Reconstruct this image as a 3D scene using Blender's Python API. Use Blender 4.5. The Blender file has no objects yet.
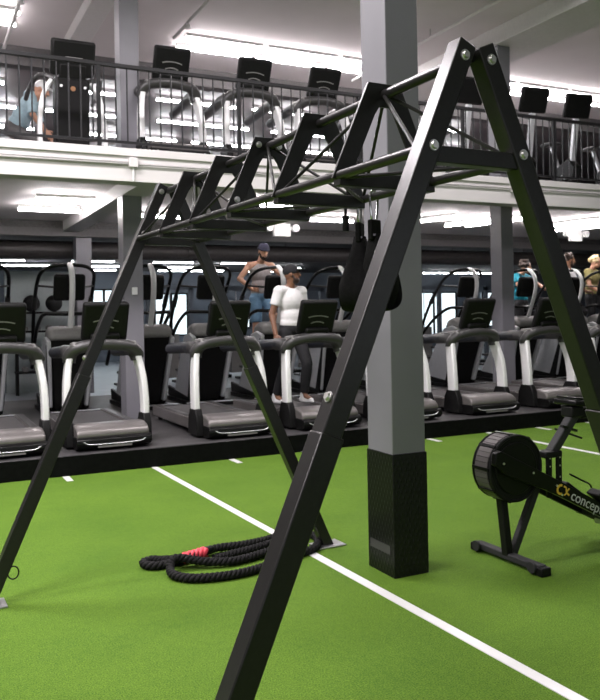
import bpy, bmesh, math, random
from mathutils import Vector, Matrix, Quaternion
random.seed(7)
S = bpy.context.scene
C = S.collection
PI = math.pi

# ------------------------------------------------------------------ camera
YAW = math.atan(388 / 788.0)
ROLL = 0.0186
cam = bpy.data.cameras.new('camera')
cam.sensor_fit = 'AUTO'
cam.sensor_width = 36.0
cam.lens = 788.0 / 700.0 * 36.0
cam.shift_y = -35.0 / 700.0
cam.dof.use_dof = True
cam.dof.focus_distance = 3.0
cam.dof.aperture_fstop = 9.0
cam.clip_end = 200
co = bpy.data.objects.new('camera', cam)
C.objects.link(co)
co.matrix_world = (Matrix.Translation((0, 0, 1.5)) @ Matrix.Rotation(-YAW, 4, 'Z')
                   @ Matrix.Rotation(PI / 2, 4, 'X') @ Matrix.Rotation(-ROLL, 4, 'Z'))
S.camera = co

# ------------------------------------------------------------------ world, light, exposure
w = bpy.data.worlds.new('world')
S.world = w
w.use_nodes = True
w.node_tree.nodes['Background'].inputs[0].default_value = (0.95, 0.90, 1.0, 1)
w.node_tree.nodes['Background'].inputs[1].default_value = 0.09
S.view_settings.view_transform = 'Standard'
S.view_settings.look = 'None'
S.view_settings.gamma = 1
S.view_settings.use_curve_mapping = False
S.view_settings.exposure = 0.3
S.cycles.use_denoising = True
S.cycles.max_bounces = 6
S.cycles.sample_clamp_indirect = 6


def area(name, loc, sx, sy, power, rot=(0, 0, 0), col=(1, .925, .965)):
    l = bpy.data.lights.new(name, 'AREA')
    l.shape = 'RECTANGLE'
    l.size = sx
    l.size_y = sy
    l.energy = power
    l.color = col
    o = bpy.data.objects.new(name, l)
    o.location = loc
    o.rotation_euler = rot
    C.objects.link(o)
    return o


# rows of fixtures on the hall ceiling
for i, (x, y, p) in enumerate([(-3.4, 1.0, 230), (-3.4, 4.2, 210), (-3.4, 7.2, 200), (-.3, 6.8, 290), (-.6, 3.2, 170), (3.6, 7.0, 120), (7.4, 7.0, 110), (6.2, 3.4, 60)]):
    area('hall_light', (x, y, 6.0), 2.4, .5, p)


# ------------------------------------------------------------------ helpers


def mat(name, col, rough=.5, metal=0., noise=0., nscale=20., bump=0., bscale=200., emit=None, estr=0., spec=.5, coat=0.):
    m = bpy.data.materials.new(name)
    m.use_nodes = True
    nt = m.node_tree
    b = nt.nodes['Principled BSDF']
    b.inputs['Base Color'].default_value = (*col, 1)
    b.inputs['Roughness'].default_value = rough
    b.inputs['Metallic'].default_value = metal
    b.inputs['Specular IOR Level'].default_value = spec
    if coat:
        b.inputs['Coat Weight'].default_value = coat
    tc = nt.nodes.new('ShaderNodeTexCoord')
    if noise:
        n = nt.nodes.new('ShaderNodeTexNoise')
        n.inputs['Scale'].default_value = nscale
        n.inputs['Detail'].default_value = 4
        nt.links.new(tc.outputs['Object'], n.inputs['Vector'])
        r = nt.nodes.new('ShaderNodeValToRGB')
        r.color_ramp.elements[0].position = .3
        r.color_ramp.elements[1].position = .7
        r.color_ramp.elements[0].color = (*[max(0, c * (1 - noise)) for c in col], 1)
        r.color_ramp.elements[1].color = (*[min(1, c * (1 + noise)) for c in col], 1)
        nt.links.new(n.outputs['Fac'], r.inputs['Fac'])
        nt.links.new(r.outputs['Color'], b.inputs['Base Color'])
    if bump:
        n2 = nt.nodes.new('ShaderNodeTexNoise')
        n2.inputs['Scale'].default_value = bscale
        nt.links.new(tc.outputs['Object'], n2.inputs['Vector'])
        bp = nt.nodes.new('ShaderNodeBump')
        bp.inputs['Strength'].default_value = bump
        bp.inputs['Distance'].default_value = .01
        nt.links.new(n2.outputs['Fac'], bp.inputs['Height'])
        nt.links.new(bp.outputs['Normal'], b.inputs['Normal'])
    if emit:
        b.inputs['Emission Color'].default_value = (*emit, 1)
        b.inputs['Emission Strength'].default_value = estr
    return m


def srgb(r, g, b):
    f = lambda c: (c / 255 / 12.92) if c / 255 <= .04045 else ((c / 255 + .055) / 1.055) ** 2.4
    return (f(r), f(g), f(b))


M = {}
M['rig'] = mat('rig_powder_coat', (.0165, .0155, .0155), .29, .0, noise=.12, nscale=60, bump=.03, bscale=900, spec=.36)
M['bolt'] = mat('zinc_bolt', (.75, .74, .72), .3, .9)
M['plate'] = mat('foot_plate_steel', (.42, .42, .43), .4, .8, noise=.15)
M['black'] = mat('black_plastic', (.008, .008, .008), .45, noise=.1, spec=.16)
M['blackgloss'] = mat('black_gloss', (.005, .005, .005), .3, spec=.2)
M['rubber'] = mat('rubber', (.018, .018, .019), .75, noise=.25, nscale=90, bump=.1)
M['platform'] = mat('platform_rubber', (.045, .043, .044), .5, noise=.35, nscale=6, bump=.05, bscale=300)
M['platedge'] = mat('platform_edge', (.004, .0045, .004), .7, noise=.3, spec=.06)
M['silver'] = mat('machine_silver', (.62, .63, .65), .35, .35, noise=.04)
M['white'] = mat('white_profile', (.74, .74, .74), .4, .1, noise=.03)
M['hood'] = mat('hood_grey', (.17, .158, .153), .32, .4, noise=.08, nscale=8)
M['dgrey'] = mat('dark_grey_plastic', (.040, .039, .039), .38, noise=.06)
M['mgrey'] = mat('mid_grey_plastic', (.2, .195, .19), .45, noise=.06)
M['bluegrip'] = mat('navy_grip', (.016, .018, .023), .45, noise=.1)
M['belt'] = mat('belt', (.05, .048, .048), .6, noise=.2, nscale=40)
M['pillar'] = mat('pillar_paint', srgb(118, 117, 123), .42, noise=.05, nscale=3, bump=.02, bscale=60)
M['wallwhite'] = mat('white_paint', (.62, .60, .595), .6, noise=.03, nscale=2)
M['ceil'] = mat('ceiling_paint', (.55, .515, .515), .75, noise=.05, nscale=1.2)
M['ceil2'] = mat('soffit_paint', (.60, .57, .57), .75, noise=.04, nscale=1.5)
M['beam'] = mat('beam_paint', (.55, .54, .53), .7, noise=.04)
M['dark'] = mat('dark_ceiling', (.012, .011, .011), .7, noise=.2)
M['duct'] = mat('painted_duct', (.035, .031, .03), .5, noise=.2)
M['header'] = mat('header_grey', (.10, .095, .095), .6, noise=.1)
M['navy'] = mat('navy_wall', (.11, .135, .165), .5, noise=.25, nscale=1)
M['mauve'] = mat('mauve_wall', (.20, .17, .175), .6, noise=.12, nscale=1)
M['floor2'] = mat('blue_grey_floor', (.30, .33, .37), .35, noise=.12, nscale=3)
M['panelw'] = mat('pale_wall', (.50, .56, .56), .6, noise=.05)
M['led'] = mat('led_tube', (.9, .9, .9), .4, emit=(1, .93, .95), estr=42)
M['led2'] = mat('led_tube_far', (.9, .9, .9), .4, emit=(.95, .96, 1), estr=34)
M['ledlow'] = mat('led_tube_soffit', (.9, .9, .9), .4, emit=(1, .93, .94), estr=52)
M['window'] = mat('bright_window', (.8, .9, .95), .3, emit=(.82, .95, 1), estr=1.1)
M['daylight'] = mat('daylit_window', (.3, .32, .35), .3, emit=(.90, .93, 1), estr=.95)
M['rail'] = mat('railing_black', (.010, .010, .011), .5, noise=.1, spec=.3)
M['railgrey'] = mat('baluster_grey', (.026, .026, .028), .45, noise=.1, spec=.3)
M['pvc'] = mat('white_pvc', (.8, .8, .8), .4)
M['conduit'] = mat('conduit', (.45, .44, .43), .45, .4)
M['exit'] = mat('exit_lit', (.95, .93, .92), .4, emit=(1, .97, .95), estr=.15)
M['strap'] = mat('nylon_strap', (.005, .005, .005), .85, noise=.4, nscale=70, bump=.2, bscale=300, spec=.15)
M['chrome'] = mat('chrome', (.8, .8, .8), .15, 1)
M['rope'] = mat('rope_black', (.007, .0065, .007), .8, noise=.5, nscale=60, bump=.3, bscale=400, spec=.25)
M['red'] = mat('red_wrap', (.75, .06, .09), .5, noise=.15)
M['yellow'] = mat('logo_yellow', (.80, .52, .06), .5)
M['logowhite'] = mat('logo_white', (.62, .62, .62), .5)
M['skin'] = mat('skin_light', (.55, .30, .20), .5, noise=.08, nscale=15)
M['skind'] = mat('skin_brown', (.20, .095, .055), .45, noise=.1, nscale=15)
M['tee'] = mat('white_cotton', (.78, .77, .76), .85, noise=.04, bump=.2, bscale=25)
M['tank'] = mat('grey_cotton', (.32, .29, .285), .85, noise=.1, bump=.2, bscale=30)
M['greytee'] = mat('pale_grey_cotton', (.52, .51, .53), .85, noise=.06, bump=.2, bscale=30)
M['denim'] = mat('blue_shorts', (.13, .24, .36), .8, noise=.15)
M['teal'] = mat('teal_cotton', (.0, .19, .26), .8, noise=.15, bump=.2, bscale=30)
M['olive'] = mat('olive_cotton', (.25, .22, .08), .8, noise=.1)
M['paleblue'] = mat('pale_blue_cotton', (.38, .52, .58), .8, noise=.1)
M['cloth'] = mat('black_cotton', (.012, .012, .014), .85, noise=.2)
M['beanie'] = mat('navy_knit', (.022, .022, .042), .9, noise=.2, bump=.4, bscale=90)
M['hair'] = mat('dark_hair', (.03, .017, .012), .6, noise=.4, bump=.5, bscale=60)
M['blond'] = mat('blond_hair', (.62, .48, .27), .6, noise=.2, bump=.4, bscale=60)


def turf_mat():
    m = mat('artificial_turf', (.12, .26, .02), .85, spec=.15)
    nt = m.node_tree
    b = nt.nodes['Principled BSDF']
    tc = nt.nodes.new('ShaderNodeTexCoord')

    def nz(scale, det, stretch=(1, 1, 1)):
        mp = nt.nodes.new('ShaderNodeMapping')
        mp.inputs['Scale'].default_value = stretch
        nt.links.new(tc.outputs['Object'], mp.inputs['Vector'])
        n = nt.nodes.new('ShaderNodeTexNoise')
        n.inputs['Scale'].default_value = scale
        n.inputs['Detail'].default_value = det
        n.inputs['Roughness'].default_value = .65
        nt.links.new(mp.outputs['Vector'], n.inputs['Vector'])
        return n
    fine = nz(150, 5)
    mid = nz(34, 5, (1, .7, 1))
    big = nz(1.3, 3)
    r = nt.nodes.new('ShaderNodeValToRGB')
    r.color_ramp.elements[0].position = .36
    r.color_ramp.elements[1].position = .64
    r.color_ramp.elements[0].color = (*TURF_A, 1)
    r.color_ramp.elements[1].color = (*TURF_B, 1)
    nt.links.new(fine.outputs['Fac'], r.inputs['Fac'])
    mx = nt.nodes.new('ShaderNodeMixRGB')
    mx.blend_type = 'MULTIPLY'
    mx.inputs[0].default_value = 1
    rr = nt.nodes.new('ShaderNodeValToRGB')
    rr.color_ramp.elements[0].position = .3
    rr.color_ramp.elements[1].position = .7
    rr.color_ramp.elements[0].color = (.68, .75, .72, 1)
    rr.color_ramp.elements[1].color = (1.2, 1.14, 1.1, 1)
    ad = nt.nodes.new('ShaderNodeMath')
    ad.operation = 'ADD'
    hm = nt.nodes.new('ShaderNodeMath')
    hm.operation = 'MULTIPLY'
    hm.inputs[1].default_value = .5
    nt.links.new(mid.outputs['Fac'], ad.inputs[0])
    nt.links.new(big.outputs['Fac'], ad.inputs[1])
    nt.links.new(ad.outputs[0], hm.inputs[0])
    nt.links.new(hm.outputs[0], rr.inputs['Fac'])
    nt.links.new(r.outputs['Color'], mx.inputs[1])
    nt.links.new(rr.outputs['Color'], mx.inputs[2])
    nt.links.new(mx.outputs[0], b.inputs['Base Color'])
    bp = nt.nodes.new('ShaderNodeBump')
    bp.inputs['Strength'].default_value = .7
    bp.inputs['Distance'].default_value = .012
    nt.links.new(fine.outputs['Fac'], bp.inputs['Height'])
    nt.links.new(bp.outputs['Normal'], b.inputs['Normal'])
    return m


TURF_A = (.046, .112, .010)
TURF_B = (.162, .284, .032)
M['turf'] = turf_mat()


def diamond_mat():
    m = mat('diamond_plate', (.004, .004, .004), .38, .0, spec=.3)
    nt = m.node_tree
    b = nt.nodes['Principled BSDF']
    tc = nt.nodes.new('ShaderNodeTexCoord')
    outs = []
    for ang in (PI / 4, -PI / 4):
        mp = nt.nodes.new('ShaderNodeMapping')
        sx = nt.nodes.new('ShaderNodeSeparateXYZ')
        nt.links.new(tc.outputs['Object'], sx.inputs[0])
        ad = nt.nodes.new('ShaderNodeMath')
        ad.operation = 'ADD'
        nt.links.new(sx.outputs['X'], ad.inputs[0])
        nt.links.new(sx.outputs['Y'], ad.inputs[1])
        cb = nt.nodes.new('ShaderNodeCombineXYZ')
        nt.links.new(ad.outputs[0], cb.inputs['X'])
        nt.links.new(sx.outputs['Z'], cb.inputs['Y'])
        mp.inputs['Rotation'].default_value = (0, 0, ang)
        mp.inputs['Scale'].default_value = (45, 22, 1)
        nt.links.new(cb.outputs[0], mp.inputs['Vector'])
        v = nt.nodes.new('ShaderNodeTexVoronoi')
        v.inputs['Randomness'].default_value = 0
        v.inputs['Scale'].default_value = 1
        nt.links.new(mp.outputs['Vector'], v.inputs['Vector'])
        outs.append(v)
    mn = nt.nodes.new('ShaderNodeMath')
    mn.operation = 'MINIMUM'
    nt.links.new(outs[0].outputs['Distance'], mn.inputs[0])
    nt.links.new(outs[1].outputs['Distance'], mn.inputs[1])
    cr = nt.nodes.new('ShaderNodeValToRGB')
    cr.color_ramp.elements[0].position = .12
    cr.color_ramp.elements[1].position = .28
    cr.color_ramp.elements[0].color = (1, 1, 1, 1)
    cr.color_ramp.elements[1].color = (0, 0, 0, 1)
    nt.links.new(mn.outputs[0], cr.inputs['Fac'])
    bp = nt.nodes.new('ShaderNodeBump')
    bp.inputs['Strength'].default_value = .6
    bp.inputs['Distance'].default_value = .004
    nt.links.new(cr.outputs['Color'], bp.inputs['Height'])
    nt.links.new(bp.outputs['Normal'], b.inputs['Normal'])
    return m


M['diamond'] = diamond_mat()


class MB:
    def __init__(s):
        s.v = []
        s.f = []

    def add(s, vs, fs):
        n = len(s.v)
        s.v += [tuple(p) for p in vs]
        s.f += [tuple(i + n for i in f) for f in fs]
        return s

    def box(s, c, d, rot=None):
        h = [x / 2 for x in d]
        vs = []
        for sx in (-1, 1):
            for sy in (-1, 1):
                for sz in (-1, 1):
                    p = Vector((sx * h[0], sy * h[1], sz * h[2]))
                    if rot is not None:
                        p = rot @ p
                    vs.append(Vector(c) + p)
        return s.add(vs, [(0, 1, 3, 2), (4, 6, 7, 5), (0, 4, 5, 1), (2, 3, 7, 6), (0, 2, 6, 4), (1, 5, 7, 3)])

    def bx(s, x0, x1, y0, y1, z0, z1):
        return s.box(((x0 + x1) / 2, (y0 + y1) / 2, (z0 + z1) / 2), (abs(x1 - x0), abs(y1 - y0), abs(z1 - z0)))

    def prism(s, poly, axis, a0, a1):
        n = len(poly)

        def mk(p, a):
            return {'X': (a, p[0], p[1]), 'Y': (p[0], a, p[1]), 'Z': (p[0], p[1], a)}[axis]
        vs = [mk(p, a0) for p in poly] + [mk(p, a1) for p in poly]
        fs = [tuple(range(n)), tuple(range(2 * n - 1, n - 1, -1))]
        for i in range(n):
            j = (i + 1) % n
            fs.append((i, j, n + j, n + i))
        return s.add(vs, fs)

    def tube(s, path, r, seg=8, closed=False, ry=None, up=None, cap=True):
        P = [Vector(p) for p in path]
        n = len(P)
        R = r if isinstance(r, (list, tuple)) else [r] * n
        RY = ry if isinstance(ry, (list, tuple)) else ([ry] * n if ry else R)
        T = []
        for i in range(n):
            if closed:
                t = P[(i + 1) % n] - P[i - 1]
            else:
                t = P[min(i + 1, n - 1)] - P[max(i - 1, 0)]
            T.append(t.normalized())
        u = Vector(up) if up else (Vector((0, 0, 1)) if abs(T[0].z) < .9 else Vector((1, 0, 0)))
        nrm = (u - T[0] * u.dot(T[0])).normalized()
        vs = []
        for i in range(n):
            if i:
                if up:
                    nrm = Vector(up)
                nrm = (nrm - T[i] * nrm.dot(T[i])).normalized()
            bi = T[i].cross(nrm)
            for k in range(seg):
                a = 2 * PI * (k + .5) / seg
                vs.append(P[i] + bi * (math.cos(a) * R[i]) + nrm * (math.sin(a) * RY[i]))
        fs = []
        for i in range(n if closed else n - 1):
            j = (i + 1) % n
            for k in range(seg):
                l = (k + 1) % seg
                fs.append((i * seg + k, i * seg + l, j * seg + l, j * seg + k))
        if not closed and cap:
            fs.append(tuple(range(seg - 1, -1, -1)))
            fs.append(tuple((n - 1) * seg + k for k in range(seg)))
        return s.add(vs, fs)

    def rect(s, path, w, h, up=(0, 0, 1), closed=False):
        q = math.sqrt(2)
        f = lambda a: [x / 2 * q for x in a] if isinstance(a, (list, tuple)) else a / 2 * q
        return s.tube(path, f(w), 4, closed, f(h), up)

    def ell(s, c, r, seg=16, rings=10, rot=None):
        vs = []
        for i in range(rings + 1):
            t = PI * i / rings
            for k in range(seg):
                a = 2 * PI * k / seg
                p = Vector((r[0] * math.sin(t) * math.cos(a), r[1] * math.sin(t) * math.sin(a), r[2] * math.cos(t)))
                if rot is not None:
                    p = rot @ p
                vs.append(Vector(c) + p)
        fs = []
        for i in range(rings):
            for k in range(seg):
                l = (k + 1) % seg
                fs.append((i * seg + k, (i + 1) * seg + k, (i + 1) * seg + l, i * seg + l))
        return s.add(vs, fs)

    def cyl(s, a, b, r, seg=16, r2=None):
        return s.tube([a, b], [r, r if r2 is None else r2], seg)

    def cap(s, a, b, ra, rb, seg=12):
        a = Vector(a)
        b = Vector(b)
        d = b - a
        L = d.length
        path = []
        rad = []
        dn = d / L
        for k in range(5):
            t = k / 4 * PI / 2
            path.append(a - dn * ra * math.cos(t))
            rad.append(max(ra * math.sin(t), .0005))
        for k in range(5):
            t = k / 4 * PI / 2
            path.append(b + dn * rb * math.sin(t))
            rad.append(max(rb * math.cos(t), .0005))
        return s.tube(path, rad, seg)

    def taper(s, z0, z1, k):
        """narrow the shape in x from full width at z1 to k of it at z0"""
        s.v = [(x * (k + (1 - k) * min(1, max(0, (z - z0) / (z1 - z0)))), y, z) for x, y, z in s.v]
        return s

    def build(s, name, m, parent=None, bevel=0., angle=40., label=None, seg=2):
        me = bpy.data.meshes.new(name)
        bm = bmesh.new()
        vs = [bm.verts.new(p) for p in s.v]
        for f in s.f:
            try:
                bm.faces.new([vs[i] for i in f])
            except ValueError:
                pass
        bmesh.ops.remove_doubles(bm, verts=bm.verts, dist=1e-5)
        bmesh.ops.recalc_face_normals(bm, faces=bm.faces)
        bm.to_mesh(me)
        bm.free()
        for p in me.polygons:
            p.use_smooth = True
        me.set_sharp_from_angle(angle=math.radians(angle))
        me.materials.append(m)
        o = bpy.data.objects.new(name, me)
        C.objects.link(o)
        if parent:
            o.parent = parent
        if bevel:
            b = o.modifiers.new('bevel', 'BEVEL')
            b.width = bevel
            b.segments = seg
            b.limit_method = 'ANGLE'
            b.harden_normals = False
        if label:
            o['label'] = label
        return o


def smooth_path(pts, n=6, closed=False):
    P = [Vector(p) for p in pts]
    out = []
    N = len(P)
    rng = range(N) if closed else range(N - 1)
    for i in rng:
        p0 = P[i - 1] if (closed or i > 0) else P[i]
        p1 = P[i]
        p2 = P[(i + 1) % N]
        p3 = P[(i + 2) % N] if (closed or i + 2 < N) else p2
        for k in range(n):
            t = k / n
            out.append(.5 * ((2 * p1) + (p2 - p0) * t + (2 * p0 - 5 * p1 + 4 * p2 - p3) * t * t + (3 * p1 - p0 - 3 * p2 + p3) * t ** 3))
    if not closed:
        out.append(P[-1])
    return out


def tag(o, label, cat, group=None, kind=None):
    o['label'] = label
    o['category'] = cat
    if group:
        o['group'] = group
    if kind:
        o['kind'] = kind
    return o


def thing(name, label, cat, loc=(0, 0, 0), rz=0., group=None):
    o = bpy.data.objects.new(name, None)
    o.empty_display_size = .1
    o.location = loc
    o.rotation_euler = (0, 0, rz)
    C.objects.link(o)
    return tag(o, label, cat, group)


def struct(o, label=None):
    o['kind'] = 'structure'
    if label:
        o['label'] = label
    return o


def kids(o):
    return [c for c in ALLKIDS.get(o.name, [])]


ALLKIDS = {}


def index_kids():
    ALLKIDS.clear()
    for o in bpy.data.objects:
        if o.parent:
            ALLKIDS.setdefault(o.parent.name, []).append(o)


def dup(root, loc, rz=None, label=None, group=None):
    r = root.copy()
    C.objects.link(r)
    r.location = loc
    if rz is not None:
        r.rotation_euler = (0, 0, rz)
    if label:
        r['label'] = label
    if group:
        r['group'] = group
    for ch in ALLKIDS.get(root.name, []):
        c = ch.copy()
        C.objects.link(c)
        c.parent = r
        for g in ALLKIDS.get(ch.name, []):
            d = g.copy()
            C.objects.link(d)
            d.parent = c
    return r


# ================================================================== STRUCTURE
XL, XR = -12.0, 34.0
fl = struct(MB().bx(XL, XR, -8, 7.75, -.1, 0).build('floor', M['turf']), 'bright green artificial turf floor with white lane lines')
# white inlaid lines (parts of the turf)
MB().prism([(2.125, 7.74), (2.185, 7.74), (2.375, -1.0), (2.315, -1.0)], 'Z', .0, .004).build('line_marking', M['white'], fl, label='long white lane line running towards the viewer')
MB().prism([(6.34, 7.74), (6.40, 7.74), (6.40, -1.0), (6.34, -1.0)], 'Z', .0, .004).build('line_marking', M['white'], fl, label='long white lane line behind the rowing machine')
for x in (.44, 1.29, 2.98, 3.83, 4.68, 5.48, 7.17, 8.03, 8.9):
    MB().bx(x - .03, x + .03, 7.50, 7.735, 0, .004).build('line_marking', M['white'], fl, label='short white tick mark at the platform edge')

pf = struct(MB().bx(XL, XR, 7.78, 13.6, 0, .19).build('platform', M['platform'], bevel=.01), 'raised black rubber platform under the machines')
MB().bx(XL, XR, 7.75, 7.785, 0, .186).build('edge_strip', M['platedge'], pf, label='black front edge of the platform')
struct(MB().bx(XL, XR, 13.6, 28, -.1, 0.02).build('floor_back', M['floor2']), 'blue-grey gym floor behind the machines')

# pillars


def pillar(x, y, z1, wx, wy, label, clad=0):
    o = struct(MB().bx(x - wx / 2, x + wx / 2, y - wy / 2, y + wy / 2, 0.001 if clad else .15, z1).build('pillar', M['pillar'], bevel=.006), label)
    if clad:
        e = .006
        d = MB().bx(x - wx / 2 - e, x + wx / 2 + e, y - wy / 2 - e, y + wy / 2 + e, 0, clad)
        d.build('kick_cladding', M['diamond'], o, bevel=.003, label='black diamond plate cladding')
        MB().bx(x - wx / 2 - e - .002, x - wx / 2 - e + .001, y - .10, y + .115, .125, .175).build('vent_strip', M['dgrey'], o, label='grey strip on the cladding')
    return o


pillar(2.536, 3.905, 6.2, .222, .27, 'grey pillar standing on the turf with black diamond plate at its foot', .70)
pillar(2.56, 10.15, 6.1, .25, .27, 'grey pillar left of the third treadmill rising through the balcony')
pillar(8.72, 10.15, 6.1, .25, .27, 'grey pillar on the right between treadmills')
pillar(2.82, 14.7, 3.3, .28, .28, 'far grey pillar behind the stair climbers')

# balcony
bal = struct(MB().bx(XL, XR, 8.98, 9.25, 3.07, 3.45).build('balcony_fascia', M['wallwhite'], bevel=.005), 'white painted edge of the upper floor')
MB().bx(XL, XR, 8.955, 8.985, 3.36, 3.45).build('fascia_lip', M['wallwhite'], bal, bevel=.004)
struct(MB().bx(XL, XR, 9.25, 14.4, 3.25, 3.44).build('ceiling_lower', M['ceil2']), 'white ceiling under the upper floor')
struct(MB().bx(XL, XR, 14.4, 28, 3.12, 3.44).build('ceiling_rear', M['dark']), 'black ceiling at the back of the ground floor')
struct(MB().bx(XL, XR, 14.4, 14.6, 2.98, 3.25).build('header_beam', M['header']), 'grey header at the end of the white ceiling')
struct(MB().bx(2.43, 2.75, 9.25, 14.4, 3.07, 3.25).build('beam_lower', M['wallwhite'], bevel=.005), 'white drop beam under the upper floor on the left')
#struct(MB().bx(8.58, 8.9, 9.25, 14.4, 3.07, 3.25).build('beam_lower', M['wallwhite'], bevel=.005), 'white drop beam under the upper floor on the right')
# upper ceiling
struct(MB().bx(XL, XR, -8, 14.0, 6.1, 6.25).build('ceiling', M['ceil']), 'pale grey upper ceiling')
struct(MB().bx(XL, XR, 14.0, 24.2, 6.0, 6.2).build('ceiling_upper_rear', M['mauve']), 'mauve grey ceiling at the back of the upper floor')
struct(MB().bx(XL, XR, 13.9, 14.15, 5.78, 6.1).build('header_beam_upper', M['header']), 'dark grey header across the upper floor')
for x0, x1, l in ((8.55, 9.45, 'right'), (2.3, 2.62, 'left')):
    struct(MB().bx(x0, x1, 2, 13.9, 5.82 if l == 'right' else 5.9, 6.1).build('ceiling_beam', M['beam'], bevel=.01), 'pale drop beam on the upper ceiling, %s' % l)
# walls
wb = struct(MB().bx(XL, XR, 27, 27.2, 0, 3.12).build('wall_back', M['navy']), 'dark blue back wall of the ground floor')
struct(MB().bx(XL, XR, 24, 24.2, 3.44, 6.05).build('wall_back_upper', M['mauve']), 'mauve back wall of the upper floor')
wf = struct(MB().bx(XL, 20, -9.2, -9.0, 0, 6.1).build('wall_front', M['mauve']), 'street-side wall behind the viewer')
for i, x in enumerate((-9.5, -5.0, -.5, 4.0, 8.5)):
    o = struct(MB().bx(x, x + 3.6, -8.99, -8.96, .5, 4.2).build('window_%d' % (i + 10), M['daylight']), 'tall daylit street window')
    MB().bx(x + 1.76, x + 1.84, -8.96, -8.90, .5, 4.2).bx(x, x + 3.6, -8.96, -8.9, 2.7, 2.78).build('window_frame', M['black'], o)
struct(MB().bx(1.7, 3.25, 17.0, 17.15, 0.02, 2.5).build('wall_partition', M['panelw']), 'pale partition wall on the left behind the stair climbers')
for i, (x0, x1, z0, z1) in enumerate([(5.1, 6.6, .9, 2.45), (7.6, 8.8, .9, 2.3), (9.6, 11.2, 1.1, 1.9), (18.3, 20.6, .5, 2.3), (22, 24, .9, 2.3)]):
    o = struct(MB().bx(x0, x1, 26.93, 26.99, z0, z1).build('window_%d' % (i + 1), M['window']), 'bright window in the dark back wall')
    f = MB()
    for a in (x0, (x0 + x1) / 2, x1):
        f.bx(a - .04, a + .04, 26.88, 26.93, z0, z1)
    f.bx(x0, x1, 26.88, 26.93, z1, z1 + .06).bx(x0, x1, 26.88, 26.93, z0 - .06, z0)
    f.build('window_frame', M['black'], o)
for i, (x0, x1) in enumerate([(2, 5), (5.6, 9), (9.6, 13), (13.5, 18)]):
    struct(MB().bx(x0, x1, 23.9, 23.98, 3.7, 5.0).build('window_%d' % (i + 6), M['navy']), 'dark glazed panel on the upper back wall')

# ================================================================== MAIN RIG
YN, YF = 1.831, 4.491
PITCH = (YF - YN) / 6
CX = 1.417
RIGROT = math.radians(2.41)
rig = thing('training_rig', 'large black steel A-frame training rig with a triangular truss standing on the turf', 'exercise rig', (CX, (YN + YF) / 2, 0), RIGROT)
Y0 = -(YF - YN) / 2
A0, SL, HW = 1.07, .442, .067


def legpoly(s, z0, z1, e=0., top=True):
    o0 = (s * (A0 - SL * z0 + e), z0)
    i0 = (s * (A0 - SL * z0 - HW - e), z0)
    o1 = (s * (A0 - SL * z1 + e), z1)
    if top:
        i1 = (s * (A0 - SL * z1 - .056), z1 - .0247)
    else:
        i1 = (s * (A0 - SL * z1 - HW * .84 - e * 2), z1 - .0247)
    return [o0, o1, i1, i0]


def bolt(p, d, r=.0125, parent=None):
    d = Vector(d)
    p = Vector(p)
    MB().cyl(p, p + d * .004, r * 1.25, 12).cyl(p + d * .004, p + d * .011, r, 10, r * .8).build('bolt', M['bolt'], parent, label='bright zinc bolt')


for fi, y in enumerate((Y0, -Y0)):
    for s in (-1, 1):
        lg = MB().prism(legpoly(s, .01, 2.285), 'Y', y - .03, y + .03).build('leg', M['rig'], rig, bevel=.004)
        MB().prism(legpoly(s, .008, 1.20, .0035, False), 'Y', y - .0335, y + .0335).build('leg_sleeve', M['rig'], lg, bevel=.004)
        fx = s * (A0 - .03)
        MB().bx(fx - .10, fx + .10, y - .075, y + .075, 0.0, .010).build('foot_plate', M['plate'], lg, bevel=.003, label='grey steel foot plate')
        for z in ((2.232, 1.965) if fi == 0 else (2.232, 1.985)):
            bolt((s * (A0 - SL * z - .034), y - .0302, z), (0, -1, 0), .0125, lg)
        nx = Vector((s * .915, 0, .403))
        for z in (1.285,):
            bolt((s * (A0 - SL * z), y, z), nx, .012, lg)
        if fi == 1 and s == -1:
            ring = [(s * .905 + .028 * math.cos(a), y - .03, .165 + .034 * math.sin(a)) for a in [2 * PI * k / 16 for k in range(16)]]
            MB().tube(ring, .004, 6, True).build('cable_loop', M['black'], lg)

TZ, LZ, LX = 2.243, 1.957, .186
MB().cyl((0, Y0, TZ), (0, -Y0, TZ), .0175, 14).build('top_rail', M['rig'], rig)
for s in (-1, 1):
    MB().cyl((s * LX, Y0, LZ), (s * LX, -Y0, LZ), .0165, 14).build('lower_rail', M['rig'], rig)
for i in range(7):
    y = Y0 + i * PITCH
    zc = LZ - .012
    MB().bx(-.195, .195, y - .022, y + .022, zc - .024, zc + .024).build('crossbar', M['rig'], rig, bevel=.003)
    if 0 < i < 6:
        xo = lambda z: A0 - SL * z + .004
        zt, zb = 2.280, 1.945
        W = .066
        pts = [(-xo(zb), zb), (-xo(zt), zt), (xo(zt), zt), (xo(zb), zb), (xo(zb) - W - .02, zb), (xo(2.0) - W - .003, 2.0), (.042, 2.17), (.022, 2.20), (-.022, 2.20), (-.042, 2.17), (-xo(2.0) + W + .003, 2.0), (-xo(zb) + W + .02, zb)]
        o = MB().prism(pts, 'Y', y - .006, y + .006)
        pl = o.build('brace_plate', M['rig'], rig, bevel=.002)
        if i == 3:
            for s in (-1, 1):
                for z in (2.245, 2.0):
                    bolt((s * (A0 - SL * z - .028), y - .0062, z), (0, -1, 0), .011, pl)
for i in (1, 3, 5):
    y = Y0 + i * PITCH
    for d in (-1, 1):
        for s in (-1, 1):
            MB().cyl((s * .012, y + d * .02, TZ - .01), (s * LX, y + d * (PITCH - .02), LZ), .0065, 8).build('truss_rod', M['rig'], rig)
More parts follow.
